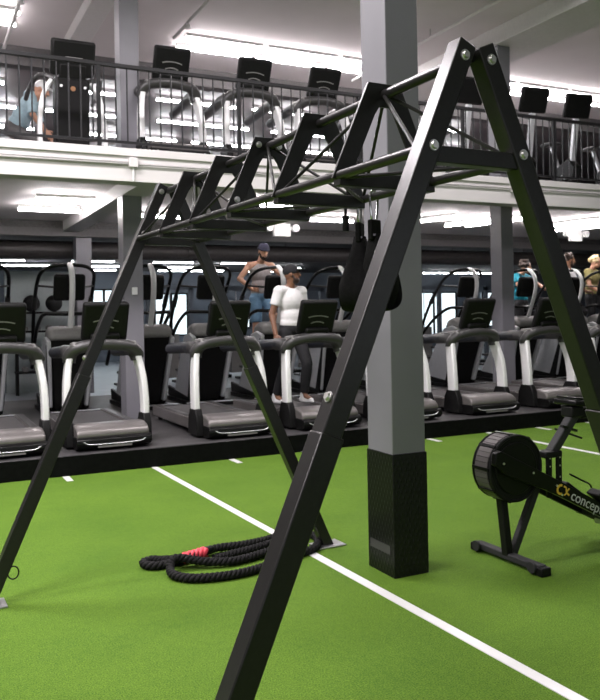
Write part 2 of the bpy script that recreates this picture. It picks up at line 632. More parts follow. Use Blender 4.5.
for i in range(6):
    y = Y0 + i * PITCH
    s = 1 if i % 2 else -1
    MB().cyl((-s * LX, y + .02, LZ - .01), (s * LX, y + PITCH - .02, LZ - .01), .006, 8).build('truss_rod', M['rig'], rig)
# hanging swivel hook under the right lower rail
yh = -.33
MB().cyl((LX, yh, LZ - .0), (LX, yh, LZ - .05), .006, 8).cyl((LX, yh, LZ - .05), (LX, yh, LZ - .115), .014, 12).build('swivel_hook', M['black'], rig, label='small black swivel hanging below the truss')

# ------------------------------------------------------------------ hanging straps


def strap(ly, rz, label, lean):
    c_, s_ = math.cos(RIGROT), math.sin(RIGROT)
    loc = (CX + LX * c_ - ly * s_, (YN + YF) / 2 + LX * s_ + ly * c_, LZ - .0165)
    t = thing('ab_strap', label, 'hanging strap', loc, rz, 'black ab straps hanging from the rig')
    # carabiner hooked over the rail
    loop = smooth_path([(-.024, 0, .010), (-.018, 0, .030), (0, 0, .040), (.018, 0, .030), (.024, 0, .010), (.016, 0, -.07), (0, 0, -.088), (-.016, 0, -.07)], 5, True)
    MB().tube(loop, .0048, 8, True).build('carabiner', M['chrome'], t, label='chrome carabiner')
    MB().bx(-.030, .030, -.012, .012, -.155, -.074).build('top_tab', M['strap'], t, bevel=.006)
    # padded sling: broad band hanging in a teardrop loop
    pts = [(-.006, 0, -.13), (-.035 + lean * .3, 0, -.20), (-.085 + lean, .0, -.31), (-.090 + lean, .0, -.385), (-.045 + lean, .0, -.425), (.020 + lean, .0, -.41), (.040 + lean, .0, -.36), (.030 + lean * .6, 0, -.26), (.010 + lean * .2, 0, -.18), (.006, 0, -.13)]
    p = smooth_path(pts, 5)
    n = len(p)
    ws = [.024 + .034 * min(1, 2.2 * math.sin(PI * i / (n - 1)) ** 2) for i in range(n)]
    MB().tube(p, [.007] * n, 10, False, ws, up=(0, 1, 0)).build('sling', M['strap'], t)
    q = smooth_path([(.0, -.02, -.14), (.006 + lean * .4, -.05, -.24), (-.01 + lean, -.06, -.33), (-.03 + lean, -.04, -.42)], 5)
    MB().tube(q, [.026] * len(q), 10, False, [.005] * len(q), up=(0, -1, .2)).build('adjuster_strap', M['strap'], t)
    MB().box((0, -.0145, -.135), (.05, .006, .008)).build('buckle', M['chrome'], t, label='small chrome buckle')
    return t


strap(-.435, .75, 'black padded ab strap farther from the front leg, its sling fully in view', -.015)
strap(-.540, .35, 'black padded ab strap partly hidden behind the front leg of the rig', .055)

# ------------------------------------------------------------------ battle rope


def rope_mesh(path, r=.019, strands=3, pitch=.085):
    mb = MB()
    P = [Vector(p) for p in path]
    L = [0]
    for i in range(1, len(P)):
        L.append(L[-1] + (P[i] - P[i - 1]).length)
    for k in range(strands):
        hp = []
        for i, p in enumerate(P):
            t = (P[min(i + 1, len(P) - 1)] - P[max(i - 1, 0)]).normalized()
            u = Vector((0, 0, 1))
            u = (u - t * u.dot(t)).normalized()
            b = t.cross(u)
            a = 2 * PI * (L[i] / pitch + k / strands)
            hp.append(p + (b * math.cos(a) + u * math.sin(a)) * r * .52)
        mb.tube(hp, r * .56, 7)
    return mb


ctrl = [(1.56, 4.55, .075), (1.44, 4.555, .058), (1.34, 4.67, .03), (1.285, 4.72, .026), (1.225, 4.69, .026), (1.24, 4.615, .026), (1.32, 4.59, .026), (1.52, 4.64, .03), (1.70, 4.72, .035), (1.87, 4.725, .03), (2.05, 4.75, .03),
        (2.22, 4.82, .028), (2.33, 4.82, .027), (2.38, 4.70, .027), (2.345, 4.56, .027), (2.255, 4.44, .027), (2.12, 4.385, .027), (1.84, 4.26, .027), (1.63, 4.215, .027), (1.43, 4.25, .027),
        (1.33, 4.34, .027), (1.32, 4.45, .035), (1.38, 4.53, .072), (1.55, 4.475, .04), (1.72, 4.44, .03), (1.95, 4.50, .03), (2.10, 4.56, .035), (2.22, 4.64, .03),
        (2.24, 4.71, .028), (2.12, 4.68, .03), (1.92, 4.61, .03), (1.75, 4.57, .03), (1.62, 4.53, .03)]
rp = smooth_path(ctrl, 30)
mid = Vector((1.78, 4.6, 0))
rope = thing('battle_rope', 'coiled black battle rope with a red wrapped end lying on the turf', 'rope', mid)
rope_mesh([p - mid for p in rp], .025).build('rope_coil', M['rope'], rope, angle=80)
seg_ = [Vector(p) - mid for p in smooth_path([(1.575, 4.55, .078), (1.51, 4.551, .068), (1.435, 4.558, .057)], 16)]
rope_mesh(seg_, .032).build('grip_wrap', M['red'], rope, angle=80, label='bright red wrapped rope end')
MB().cap(Vector((1.575, 4.55, .079)) - mid, Vector((1.61, 4.558, .086)) - mid, .027, .022).build('end_cap', M['black'], rope)

# ------------------------------------------------------------------ rowing machine
row = thing('rowing_machine', 'black rowing machine with a round flywheel cage and white lettering on its slanted beam', 'rowing machine', (3.16, 3.69, 0))
fc = (.02, 0, .572)
MB().cyl((fc[0], -.075, fc[2]), (fc[0], .075, fc[2]), .196, 40).build('flywheel_cage', M['black'], row, bevel=.012)
bd = MB()
for k in range(40):
    a = 2 * PI * k / 40
    bd.box((fc[0] + .1965 * math.cos(a), .0, fc[2] + .1965 * math.sin(a)), (.006, .11, .028), Matrix.Rotation(-a, 3, 'Y'))
bd.build('perforated_band', mat('band_grey', (.11, .10, .10), .45, .3), row, label='grey perforated band around the flywheel')
for k in range(9):
    a = 2 * PI * k / 9 + .3
    MB().box((fc[0] + .200 * math.cos(a), 0, fc[2] + .200 * math.sin(a)), (.012, .145, .018), Matrix.Rotation(-a, 3, 'Y')).build('cage_rib', M['blackgloss'], row)
for yy in (-.075, .075):
    pr = [(fc[0] + .191 * math.cos(2 * PI * k / 40), yy, fc[2] + .191 * math.sin(2 * PI * k / 40)) for k in range(40)]
    MB().tube(pr, .010, 8, True).build('cage_rim', M['black'], row)
MB().cyl((fc[0], -.073, fc[2]), (fc[0], -.085, fc[2]), .155, 40).build('side_cover', M['blackgloss'], row, bevel=.006)
bx_ = [(.0 - .185, .685), (-.15, .70), (.25, .505), (.60, .325), (.85, .205), (.85, .115), (.60, .235), (.30, .385), (.18, .44), (-.10, .55), (-.19, .62)]
ch = MB().prism(bx_, 'Y', -.145, -.105).build('chassis_beam', M['blackgloss'], row, bevel=.006)
MB().prism([(.12, .57), (.25, .505), (.60, .325), (.85, .205), (.85, .115), (.60, .235), (.30, .385), (.18, .44), (.10, .47)], 'Y', .105, .145).build('chassis_beam', M['blackgloss'], row, bevel=.006)
for (x, z) in ((-.13, .625), (.09, .55), (.27, .455), (.31, .395)):
    MB().cyl((x, -.1452, z), (x, -.1492, z), .007, 10).build('bolt', M['bolt'], ch)
mr = MB()
mr.bx(.75, 2.3, -.03, .03, .13, .21)
mr.build('monorail', M['plate'], row, bevel=.008, label='grey aluminium slide rail')
MB().bx(.72, .90, -.16, .16, .17, .23).build('foot_rest_base', M['black'], row, bevel=.01)
for s in (-1, 1):
    MB().prism([(.55, .37), (.60, .40), (.80, .26), (.76, .22)], 'Y', s * .145 - .055, s * .145 + .055).build('foot_rest', M['black'], row, bevel=.012)
MB().prism([(1.5, .24), (1.55, .27), (1.8, .275), (1.84, .255), (1.8, .235), (1.52, .225)], 'Y', -.15, .15).build('seat', M['black'], row, bevel=.02)
MB().bx(2.2, 2.26, -.18, .18, 0.0, .05).bx(2.2, 2.26, -.03, .03, .05, .14).build('rear_leg', M['black'], row, bevel=.006)
# front legs and foot bar
MB().rect([(.012, 0, .03), (-.030, 0, .40)], .045, .055, (0, 1, 0)).build('leg', M['black'], row, bevel=.006)
MB().rect([(.04, 0, .03), (.25, 0, .44)], .045, .042, (0, 1, 0)).build('leg', M['rubber'], row, bevel=.006)
MB().bx(-.012, .048, -.285, .285, .018, .058).build('foot_bar', M['rubber'], row, bevel=.008)
for s in (-1, 1):
    e = MB().bx(-.02, .056, s * .285 - .03, s * .285 + .03, .0, .05).build('foot_cap', M['black'], row, bevel=.008)
    MB().cyl((-.035, s * .245, .042), (-.018, s * .245, .042), .032, 18).build('caster_wheel', M['rubber'], row)
# monitor arm
for x in (.305, .385):
    MB().bx(x - .018, x + .018, -.055, -.035, .36, .625).build('bracket_post', M['black'], row, bevel=.003)
    for z in (.41, .48, .55, .60):
        MB().cyl((x, -.0552, z), (x, -.058, z), .005, 8).build('bolt', M['bolt'], row)
MB().bx(.27, .405, -.06, .04, .60, .64).build('bracket_cap', M['black'], row, bevel=.008)
MB().rect([(.355, -.01, .62), (.55, -.01, .845)], .055, .06, (0, 1, 0)).build('monitor_arm', M['rubber'], row, bevel=.008)
MB().rect([(.40, -.06, .79), (.60, .02, .735)], .02, .014, (0, 0, 1)).rect([(.43, .03, .76), (.575, -.05, .70)], .016, .012, (0, 0, 1)).build('handle_hook', M['black'], row)
MB().bx(.50, .60, -.05, .05, .83, .90).build('monitor_neck', M['black'], row, bevel=.01)
MB().box((.585, 0, .915), (.20, .19, .035), Matrix.Rotation(.12, 3, 'Y')).build('monitor', M['blackgloss'], row, bevel=.01)
MB().box((.58, 0, .945), (.17, .16, .012), Matrix.Rotation(.12, 3, 'Y')).build('monitor_back', M['black'], row, bevel=.004)
MB().box((.63, -.02, .85), (.09, .06, .06)).build('battery_box', M['black'], row, bevel=.01)
MB().cyl((.665, -.05, .93), (.665, -.065, .93), .016, 14).build('monitor_knob', M['plate'], row)
MB().tube(smooth_path([(.42, -.1, .50), (.55, -.08, .44), (.66, -.02, .40), (.70, .0, .37)], 6), .006, 6).build('chain_guide', M['black'], row)


def text_part(txt, size, m, parent, loc, rot, name='lettering', shear=0., ext=.0008):
    cu = bpy.data.curves.new(name, 'FONT')
    cu.body = txt
    cu.size = size
    cu.extrude = ext
    cu.shear = shear
    o = bpy.data.objects.new(name, cu)
    C.objects.link(o)
    dg = bpy.context.evaluated_depsgraph_get()
    me = bpy.data.meshes.new_from_object(o.evaluated_get(dg))
    bpy.data.objects.remove(o)
    me.materials.clear()
    me.materials.append(m)
    r = bpy.data.objects.new(name, me)
    C.objects.link(r)
    r.parent = parent
    r.location = loc
    r.rotation_euler = rot
    return r


sl = math.atan2(.49 - .31, .36 - .0)
ang = -math.atan(.50)
text_part('concept2', .088, M['logowhite'], ch, (.372, -.1462, .362), (PI / 2, -ang, 0), shear=0)
lg_ = MB()
E0 = Vector((.300, -.1462, .428))
arc = [E0 + Vector((.026 * math.cos(a), 0, .026 * math.sin(a))) for a in [math.radians(d) for d in range(62, 300, 14)]]
lg_.tube(arc, .008, 6, ry=.0015, up=(0, -1, 0))
lg_.tube(smooth_path([E0 + Vector(p) for p in ((.026, 0, .016), (.042, 0, .006), (.048, 0, -.024), (.066, 0, -.042))], 5), .006, 6, ry=.0015, up=(0, -1, 0))
lg_.tube(smooth_path([E0 + Vector(p) for p in ((.068, 0, -.002), (.052, 0, -.014), (.040, 0, -.030), (.026, 0, -.036))], 5), .005, 6, ry=.0015, up=(0, -1, 0))
lg_.build('emblem', M['yellow'], ch, label='yellow emblem beside the lettering')

# ------------------------------------------------------------------ treadmills


def make_treadmill(label, loc, group):
    t = thing('treadmill', label, 'treadmill', loc, 0, group)
    hood = [(.02, .10), (.0, .145), (.01, .185), (.06, .222), (.18, .245), (.33, .24), (.52, .205), (.56, .17), (.56, .09)]
    MB().prism(hood, 'X', -.362, .362).build('motor_hood', M['hood'], t, bevel=.02, seg=3, angle=60)
    MB().prism([(-.02, .03), (-.055, .075), (-.05, .115), (-.015, .135), (.3, .135), (.3, .015), (.05, .015)], 'X', -.375, .375).build('front_tray', M['blackgloss'], t, bevel=.008)
    MB().tube(smooth_path([(-.372, .0, .105), (-.31, -.048, .098), (-.24, -.060, .072), (0, -.060, .068), (.24, -.060, .072), (.31, -.048, .098), (.372, .0, .105)], 5), .005, 6).build('tray_trim', M['silver'], t, label='thin silver trim line')
    MB().bx(-.17, .17, -.050, -.036, .034, .052).build('tray_grille', M['mgrey'], t)
    MB().bx(-.30, .30, .5, 2.02, .10, .165).build('running_belt', M['belt'], t)
    for s in (-1, 1):
        MB().bx(s * .30, s * .40, .42, 2.06, .055, .185).build('side_rail', M['hood'], t, bevel=.012, label='grey side rail')
        MB().bx(s * .31, s * .385, .60, 2.0, .1855, .190).build('foot_strip', M['dgrey'], t)
        MB().prism([(.17, .02), (.19, .22), (.24, .31), (.42, .31), (.47, .22), (.50, .02)], 'X', s * .360, s * .440).build('upright_boot', M['black'], t, bevel=.012)
        up = smooth_path([(s * .402, .325, .25), (s * .405, .325, .36), (s * .403, .335, .50), (s * .394, .36, .66), (s * .374, .40, .80), (s * .355, .43, .90)], 4)
        n = len(up)
        MB().rect(up, [.150] * n, [.066] * n, (1, 0, 0)).build('upright', M['white'], t, bevel=.016, label='white curved upright')
        hr = smooth_path([(s * .353, .43, .86), (s * .348, .44, .925), (s * .346, .49, .965), (s * .348, .60, .97), (s * .35, .72, .965)], 4)
        MB().tube(hr, [.074] * len(hr), 12, ry=[.066] * len(hr)).build('handrail_elbow', M['dgrey'], t)
        gr = smooth_path([(s * .35, .60, .97), (s * .35, .9, .955), (s * .35, 1.30, .935), (s * .35, 1.39, .93), (s * .35, 1.42, .928)], 4)
        MB().tube(gr, [.066] * (len(gr) - 5) + [.064, .061, .054, .042, .02], 12).build('handrail_grip', M['bluegrip'], t, label='navy padded grip')
        MB().prism([(.36, 1.0), (.30, 1.035), (.36, 1.075), (.52, 1.06), (.56, 1.02)], 'X', s * .22, s * .33).build('cup_holder', M['mgrey'], t, bevel=.012)
    arch = smooth_path([(-.355, .43, .90), (-.33, .40, .965), (-.24, .36, 1.02), (0, .34, 1.045), (.24, .36, 1.02), (.33, .40, .965), (.355, .43, .90)], 5)
    MB().tube(arch, [.080] * len(arch), 12, ry=[.064] * len(arch), up=(0, 0, 1)).build('console_arch', M['dgrey'], t)
    R = Matrix.Rotation(.42, 3, 'X')
    MB().box((0, .36, 1.09), (.30, .10, .16), R).build('console_neck', M['black'], t, bevel=.02)
    cc = Vector((0, .315, 1.285))
    co_ = MB().box(cc, (.475, .085, .425), R).build('console', M['black'], t, bevel=.03, seg=3)
    MB().box(cc + R @ Vector((0, .044, .0)), (.40, .004, .32), R).build('screen', M['blackgloss'], co_)
    lg = MB()
    for dz, wd in ((.02, .13), (-.055, .085)):
        p = [cc + R @ Vector((x * wd, -.0435, dz + .012 - .02 * x * x)) for x in [-1, -.6, -.2, .2, .6, 1]]
        lg.tube(p, .0075, 6, ry=.002, up=tuple(R @ Vector((0, -1, 0))))
    lg.build('slot_trim', M['mgrey'], co_, label='two grey curved slots on the console back')
    for s in (-1, 1):
        MB().cyl((s * .33, 1.95, -.0), (s * .33, 1.95, .056), .025, 12).build('levelling_foot', M['rubber'], t)
    return t


TRY = 7.93
TX = [.78, 1.80, 3.17, 4.28, 5.42, 6.65, 7.90, 9.12, 10.1, 11.2]
TL = ['grey treadmill with white uprights at the left edge of the platform',
      'grey treadmill with white uprights, its console crossed by the far left leg of the rig',
      'grey treadmill with white uprights just right of the left background pillar',
      'grey treadmill on which the man in the white t-shirt walks',
      'grey treadmill mostly hidden behind the front leg and the main pillar',
      'grey treadmill first to the right of the main pillar',
      'grey treadmill in front of the right background pillar, crossed by the right leg',
      'grey treadmill at the right edge of the photo, beyond the right leg',
      'grey treadmill far right, next after the one beyond the right leg', 'grey treadmill last on the far right']
GT = 'treadmills along the platform'
tm = make_treadmill(TL[0], (TX[0], TRY, .19), GT)
index_kids()
for x, l in list(zip(TX, TL))[1:8]:
    dup(tm, (x, TRY, .19), None, l, GT)
UL = ['upper floor treadmill at the left edge of the balcony', 'upper floor treadmill just right of the balcony pillar, second console from the left',
      'upper floor treadmill third console from the left behind the railing', 'upper floor treadmill left of the main pillar behind the railing',
      'upper floor treadmill hidden behind the main pillar']
for x, l in zip([.50, 3.02, 4.16, 5.22, 6.32], UL):
    dup(tm, (x, 9.40, 3.445), None, l, 'treadmills on the upper floor')

# upstairs climber with tall black front
uc = thing('climber', 'tall black climbing machine behind the balcony railing, left of the balcony pillar', 'climbing machine', (1.78, 9.72, 3.445))
MB().prism([(-.06, .95), (.0, .04), (.25, .04), (.2, .95)], 'X', -.20, .20).build('front_panel', M['black'], uc, bevel=.03)
MB().prism([(-.02, .9), (-.10, 1.1), (.05, 1.15), (.12, .9)], 'X', -.16, .16).build('console_neck', M['black'], uc, bevel=.02)
o = MB().box((0, -.07, 1.18), (.52, .09, .42), Matrix.Rotation(.35, 3, 'X')).build('console', M['black'], uc, bevel=.03)
MB().tube([(x, -.155 + .0, 1.16 - .1 * x * x) for x in (-.1, -.05, 0, .05, .1)], .008, 6).build('slot_trim', M['mgrey'], o)
for s in (-1, 1):
    MB().cyl((s * .14, -.06, .84), (s * .14, -.075, .84), .016, 12).build('bolt_cover', M['white'], uc, label='white dot')
    MB().rect(smooth_path([(s * .38, .0, .04), (s * .38, .02, .4), (s * .33, .06, .75), (s * .22, .1, .95)], 4), .11, .05, (1, 0, 0)).build('upright', M['white'], uc, bevel=.01)
    MB().tube(smooth_path([(s * .2, .05, .95), (s * .36, .15, 1.0), (s * .42, .5, .95), (s * .42, .9, .9)], 4), .03, 8).build('handrail', M['dgrey'], uc)
    MB().bx(s * .14, s * .36, .3, 1.4, .1, .22).build('pedal', M['dgrey'], uc, bevel=.02)
MB().cyl((0, -.045, .82), (0, -.06, .82), .03, 16).build('round_badge', mat('badge_bronze', (.25, .12, .05), .5), uc, label='small bronze badge')
MB().bx(-.4, .4, .0, 1.6, 0, .06).build('base_frame', M['black'], uc, bevel=.01)

# ------------------------------------------------------------------ stair climbers


def make_stepper(label, loc, group):
    t = thing('stair_climber', label, 'stair climber', loc, 0, group)
    MB().prism([(.30, .06), (.22, .35), (-.02, 1.06), (.06, 1.10), (.30, 1.06), (.42, .80), (.62, .30), (.62, .06)], 'X', -.27, .27).taper(.06, 1.0, .72).build('front_body', M['black'], t, bevel=.02)
    for s in (-1, 1):
        MB().prism([(.24, .10), (-.05, 1.02), (.14, 1.08), (.36, 1.03), (.62, .74), (1.12, .10)], 'X', s * .27, s * .33).taper(.06, 1.0, .80).build('side_panel', M['silver'], t, bevel=.015, label='silver slanted side panel')
        MB().prism([(.27, .05), (-.01, .98), (.02, .98), (.42, .12), (1.40, .22), (1.40, .05)], 'X', s * .28, s * .336).taper(.06, 1.0, .80).build('rear_side_panel', M['black'], t, bevel=.015)
        rail = smooth_path([(s * .34, 1.35, .60), (s * .36, .70, 1.12), (s * .345, .30, 1.34), (s * .30, .14, 1.39)], 5)
        rail += [Vector((0, .12, 1.38))]
        MB().tube(rail, .026, 8).build('lower_handrail', M['blackgloss'], t)
        up = smooth_path([(s * .36, 1.05, .90), (s * .385, .74, 1.36), (s * .385, .40, 1.76), (s * .35, .17, 1.95), (s * .22, .05, 2.03), (0, .02, 2.05)], 5)
        MB().tube(up, .026, 8).build('upper_handrail', M['blackgloss'], t)
        MB().tube([(s * .38, .36, 1.78), (s * .18, .12, 1.75)], .016, 8).build('handrail_strut', M['dgrey'], t)
        MB().cyl((s * .385, .66, 1.47), (s * .385, .52, 1.63), .036, 10).build('grip', M['rubber'], t)
    MB().prism([(-.07, 1.03), (-.02, 1.18), (.12, 1.23), (.32, 1.17), (.40, 1.0)], 'X', -.30, .30).build('top_shroud', M['mgrey'], t, bevel=.065, seg=4, label='grey rounded top shroud')
    post = smooth_path([(0, .06, 1.16), (0, -.06, 1.42), (0, -.15, 1.65), (0, -.165, 1.85), (0, -.10, 1.98), (0, .0, 2.05), (0, .08, 2.05)], 4)
    MB().tube(post, [.038] * len(post), 10, ry=[.03] * len(post), up=(0, -1, 0)).build('console_post', M['white'], t, label='white arched console post')
    R = Matrix.Rotation(.28, 3, 'X')
    c = MB().box((0, .06, 1.745), (.42, .09, .37), R).build('console', M['black'], t, bevel=.04, seg=3)
    MB().box(Vector((0, .06, 1.745)) + R @ Vector((0, .046, .02)), (.34, .004, .26), R).build('screen', M['blackgloss'], c)
    for k in range(4):
        MB().bx(-.26, .26, .62 + k * .2, .84 + k * .2, .66 - .19 * k, .70 - .19 * k).build('step', M['dgrey'], t, bevel=.006)
    MB().bx(-.24, .24, .62, 1.3, .06, .12).build('base_pan', M['black'], t)
    MB().bx(-.40, .40, .02, .12, .0, .055).build('front_foot', M['black'], t, bevel=.01)
    MB().bx(-.40, .40, .02, .10, .056, .064).build('foot_trim', M['silver'], t, label='silver trim on the foot bar')
    for s in (-1, 1):
        MB().bx(s * .24, s * .32, .1, 1.3, .0, .06).build('base_runner', M['black'], t)
    return t


SX = [.80, 1.93, 3.04, 3.96, 5.04, 6.12, 7.30, 8.70, 10.02, 11.14, 12.02]
SLB = ['stair climber at the left edge, behind the first treadmill', 'stair climber with the full octagonal handrail arch, left of the left background pillar',
       'stair climber half hidden by the left background pillar', 'stair climber behind the third treadmill, crossed by the far right leg of the rig',
       'stair climber ridden by the man in the navy beanie', 'stair climber behind the hanging ab straps',
       'stair climber hidden behind the main pillar', 'stair climber just left of the right background pillar',
       'stair climber ridden by the person in teal', 'stair climber ridden by the man in the pale grey t-shirt',
       'stair climber ridden by the blond person at the right edge']
GS = 'stair climbers behind the treadmills'
st = make_stepper(SLB[0], (SX[0], 10.95, .19), GS)
index_kids()
for x, l in list(zip(SX, SLB))[1:]:
    dup(st, (x, 10.95, .19), None, l, GS)

# ------------------------------------------------------------------ upstairs bikes on the right


def make_bike(label, loc, rz, group):
    t = thing('exercise_bike', label, 'exercise bike', loc, rz, group)
    MB().bx(-.28, .28, -.05, .05, 0, .06).bx(-.26, .26, 1.05, 1.15, 0, .06).bx(-.04, .04, 0, 1.1, .05, .11).build('base_frame', M['black'], t, bevel=.01)
    MB().prism([(.15, .10), (.05, .45), (.25, .62), (.6, .5), (.7, .1)], 'X', -.07, .07).build('drive_housing', M['black'], t, bevel=.03)
    MB().rect([(0, .22, .5), (0, .10, 1.25)], .07, .09, (1, 0, 0)).build('front_post', M['silver'], t, bevel=.01)
    MB().rect([(0, .55, .4), (0, .78, .92)], .05, .06, (1, 0, 0)).build('seat_post', M['silver'], t, bevel=.01)
    MB().prism([(.62, .94), (.66, .98), (.85, 1.0), (.98, 1.0), (.98, .94), (.85, .92)], 'X', -.10, .10).build('seat', M['black'], t, bevel=.03)
    R = Matrix.Rotation(.35, 3, 'X')
    c = MB().box((0, .05, 1.45), (.50, .09, .40), R).build('console', M['black'], t, bevel=.03)
    MB().box(Vector((0, .05, 1.45)) + R @ Vector((0, .046, 0)), (.33, .004, .25), R).build('screen', M['blackgloss'], c)
    for s in (-1, 1):
        MB().tube(smooth_path([(s * .03, .12, 1.18), (s * .22, .12, 1.2), (s * .27, .3, 1.25), (s * .25, .5, 1.3)], 4), .02, 8).build('handlebar', M['dgrey'], t)
        MB().rect([(s * .10, .38, .34), (s * .10, .38 + s * .13, .24)], .03, .02, (1, 0, 0)).build('crank', M['plate'], t)
        MB().bx(s * .11, s * .21, .33 + s * .13, .43 + s * .13, .22, .25).build('pedal', M['black'], t)
    return t


BL = ['exercise bike on the upper floor seen between the two near legs of the rig', 'exercise bike on the upper floor just right of the right leg',
      'exercise bike on the upper floor second from the right edge', 'exercise bike on the upper floor at the right edge']
GB = 'exercise bikes on the upper floor'
bk = make_bike(BL[0], (7.75, 9.62, 3.445), 0., GB)
index_kids()
for x, l, r in zip((9.05, 10.0, 10.95), BL[1:], (-.12, -.15, -.2)):
    dup(bk, (x, 9.66, 3.445), r, l, GB)

# ------------------------------------------------------------------ balcony railing
rl = thing('balcony_railing', 'black metal railing with thin vertical bars along the upper floor edge', 'railing', (5.5, 9.06, 3.45))
x0, x1 = -6.6, 7.8
MB().bx(x0, x1, -.025, .025, .94, .985).build('top_rail', M['rail'], rl, bevel=.005)
MB().bx(x0, x1, -.015, .015, .07, .10).build('bottom_rail', M['rail'], rl, bevel=.004)
nb = 95
for i in range(nb):
    x = -5.2 + i * .132
    if x > x1:
        break
    MB().cyl((x, 0, .10), (x, 0, .94), .0095, 6).build('baluster', M['railgrey'], rl)
for i in range(8):
    x = -5.27 + i * 1.72
    MB().bx(x - .022, x + .022, -.022, .022, .0, .94).build('post', M['rail'], rl, bevel=.003)

# conduit on the fascia
cd = thing('conduit', 'thin painted conduit with junction boxes running along the white balcony edge', 'conduit', (2.31, 8.955, 3.27))
MB().cyl((-6, 0, -.03), (14, 0, .06), .011, 8).build('pipe', M['conduit'], cd)
MB().cyl((-6, 0, .01), (0, 0, .015), .008, 8).build('pipe', M['conduit'], cd)
MB().cyl((0, 0, 0), (0, 0, -.20), .011, 8).build('drop_pipe', M['pvc'], cd)
MB().bx(-.05, .05, -.035, .025, -.04, .07).build('junction_box', M['wallwhite'], cd, bevel=.006)
MB().bx(5.58, 5.68, -.035, .025, -.03, .12).build('junction_box', M['wallwhite'], cd, bevel=.006)

tag(MB().bx(2.535, 2.605, 9.998, 10.0145, 1.80, 1.895).build('wall_switch', M['pvc'], bevel=.003), 'small white switch plate on the left background pillar', 'switch')

# ------------------------------------------------------------------ ceiling lights


def tube_light(name, label, group, p0, p1, rad=.022, m='led', housing=True, r2=.0):
    p0 = Vector(p0)
    p1 = Vector(p1)
    mid_ = (p0 + p1) / 2
    t = thing(name, label, 'ceiling light', mid_, 0, group)
    MB().cyl(p0 - mid_, p1 - mid_, rad, 10).build('tube', M[m], t)
    d = (p1 - p0).normalized()
    sd = Vector((-d.y, d.x, 0)) * .022
    up = Vector((0, 0, rad + .002))
    a, b = p0 - mid_ + up, p1 - mid_ + up
    hb = MB()
    hb.add([a + sd, a - sd, b - sd, b + sd, a + sd + Vector((0, 0, .05)), a - sd + Vector((0, 0, .05)), b - sd + Vector((0, 0, .05)), b + sd + Vector((0, 0, .05))],
           [(0, 1, 2, 3), (4, 7, 6, 5), (0, 4, 5, 1), (1, 5, 6, 2), (2, 6, 7, 3), (3, 7, 4, 0)])
    hb.build('housing', M['pvc'], t)
    return t


UPF = [(-.6, 1.5, 'over the left edge of the balcony'), (4.05, 5.4, 'left end, above the second upper console'), (5.5, 6.85, 'middle, above the balcony'), (6.95, 8.3, 'behind the main pillar'),
       (9.6, 10.9, 'right of the near right leg'), (11.0, 12.3, 'towards the right edge'), (12.4, 13.8, 'at the right edge')]
for (a, b, l) in UPF:
    for y, r in ((12.2, 'front'), (12.72, 'back')):
        tube_light('tube_light', 'bright tube light on the upper ceiling, %s row, %s' % (r, l), 'tube lights on the upper ceiling', (a, y, 6.017), (b, y, 6.017))
LF = [((1.55, 11.25, 3.155), (2.35, 11.25, 3.155), 'near left of the drop beam'), ((1.45, 12.35, 3.155), (2.35, 12.35, 3.155), 'far left of the drop beam'),
      ((.3, 12.0, 3.155), (.9, 12.0, 3.155), 'at the left edge'),
      ((3.0, 12.6, 3.155), (4.1, 12.6, 3.155), 'just right of the drop beam'), ((4.4, 10.8, 3.155), (5.5, 10.8, 3.155), 'in front of the beanie man'), ((5.9, 12.2, 3.155), (7.1, 12.2, 3.155), 'above the beanie man'),
      ((8.2, 12.1, 3.155), (8.5, 11.1, 3.155), 'left of the right pillar'), ((9.2, 12.3, 3.155), (9.45, 11.2, 3.155), 'next to the right pillar'),
      ((9.6, 12.2, 3.155), (9.9, 10.7, 3.155), 'just right of the right pillar'),
      ((11.2, 12.1, 3.155), (11.5, 10.4, 3.155), 'above the grey shirt man'), ((12.0, 12.3, 3.155), (12.6, 10.6, 3.155), 'at the right edge')]
for a, b, l in LF:
    tube_light('tube_light', 'bright tube light on the white ceiling under the balcony, %s' % l, 'tube lights under the balcony', a, b, .026, 'ledlow')
rows = [(19.4, [(1.2, 2.7), (4.2, 4.75), (5.0, 6.75), (7.4, 9.7), (13.2, 14.8), (16.4, 18)]), (21.3, [(1.0, 2.6), (3.8, 4.9), (6.0, 7.1), (8.0, 9.4)]), (23.2, [(2.0, 3.6), (4.4, 5.6), (6.8, 8.6), (9.6, 11.4)]),
        (25.0, [(4.6, 5.8), (7.2, 9.4), (10.4, 12.2), (17.6, 21.4)])]
onm = ['first', 'second', 'third', 'fourth', 'fifth', 'sixth', 'seventh', 'eighth', 'ninth']
for ri, (y, segs) in enumerate(rows):
    for si, (a, b) in enumerate(segs):
        tube_light('tube_light', 'thin tube light on the black rear ceiling, %s row, %s from left' % (onm[ri], onm[si]), 'tube lights on the black rear ceiling', (a, y, 3.02), (b, y - .15, 3.02), .014, 'led2')
rows = [(15.5, [(.2, 1.6), (2.9, 4.0), (4.5, 6.2), (6.6, 8.0), (10.6, 12.2)]), (17.2, [(.3, 2.0), (2.6, 4.4), (5.0, 7.2), (7.8, 9.6), (11.6, 13.4)]), (19.0, [(1.0, 2.6), (3.4, 6.0), (6.4, 8.4), (9.2, 10.6), (12.6, 14.6)]),
        (21.2, [(1.2, 2.8), (4.0, 6.4), (7.4, 9.2), (10, 12), (14, 16)])]
for ri, (y, segs) in enumerate(rows):
    for si, (a, b) in enumerate(segs):
        tube_light('tube_light', 'thin tube light at the back of the upper floor, %s row, %s from left' % (onm[ri], onm[si]), 'tube lights at the back of the upper floor', (a, y, 5.9), (b, y, 5.9), .026, 'led2')

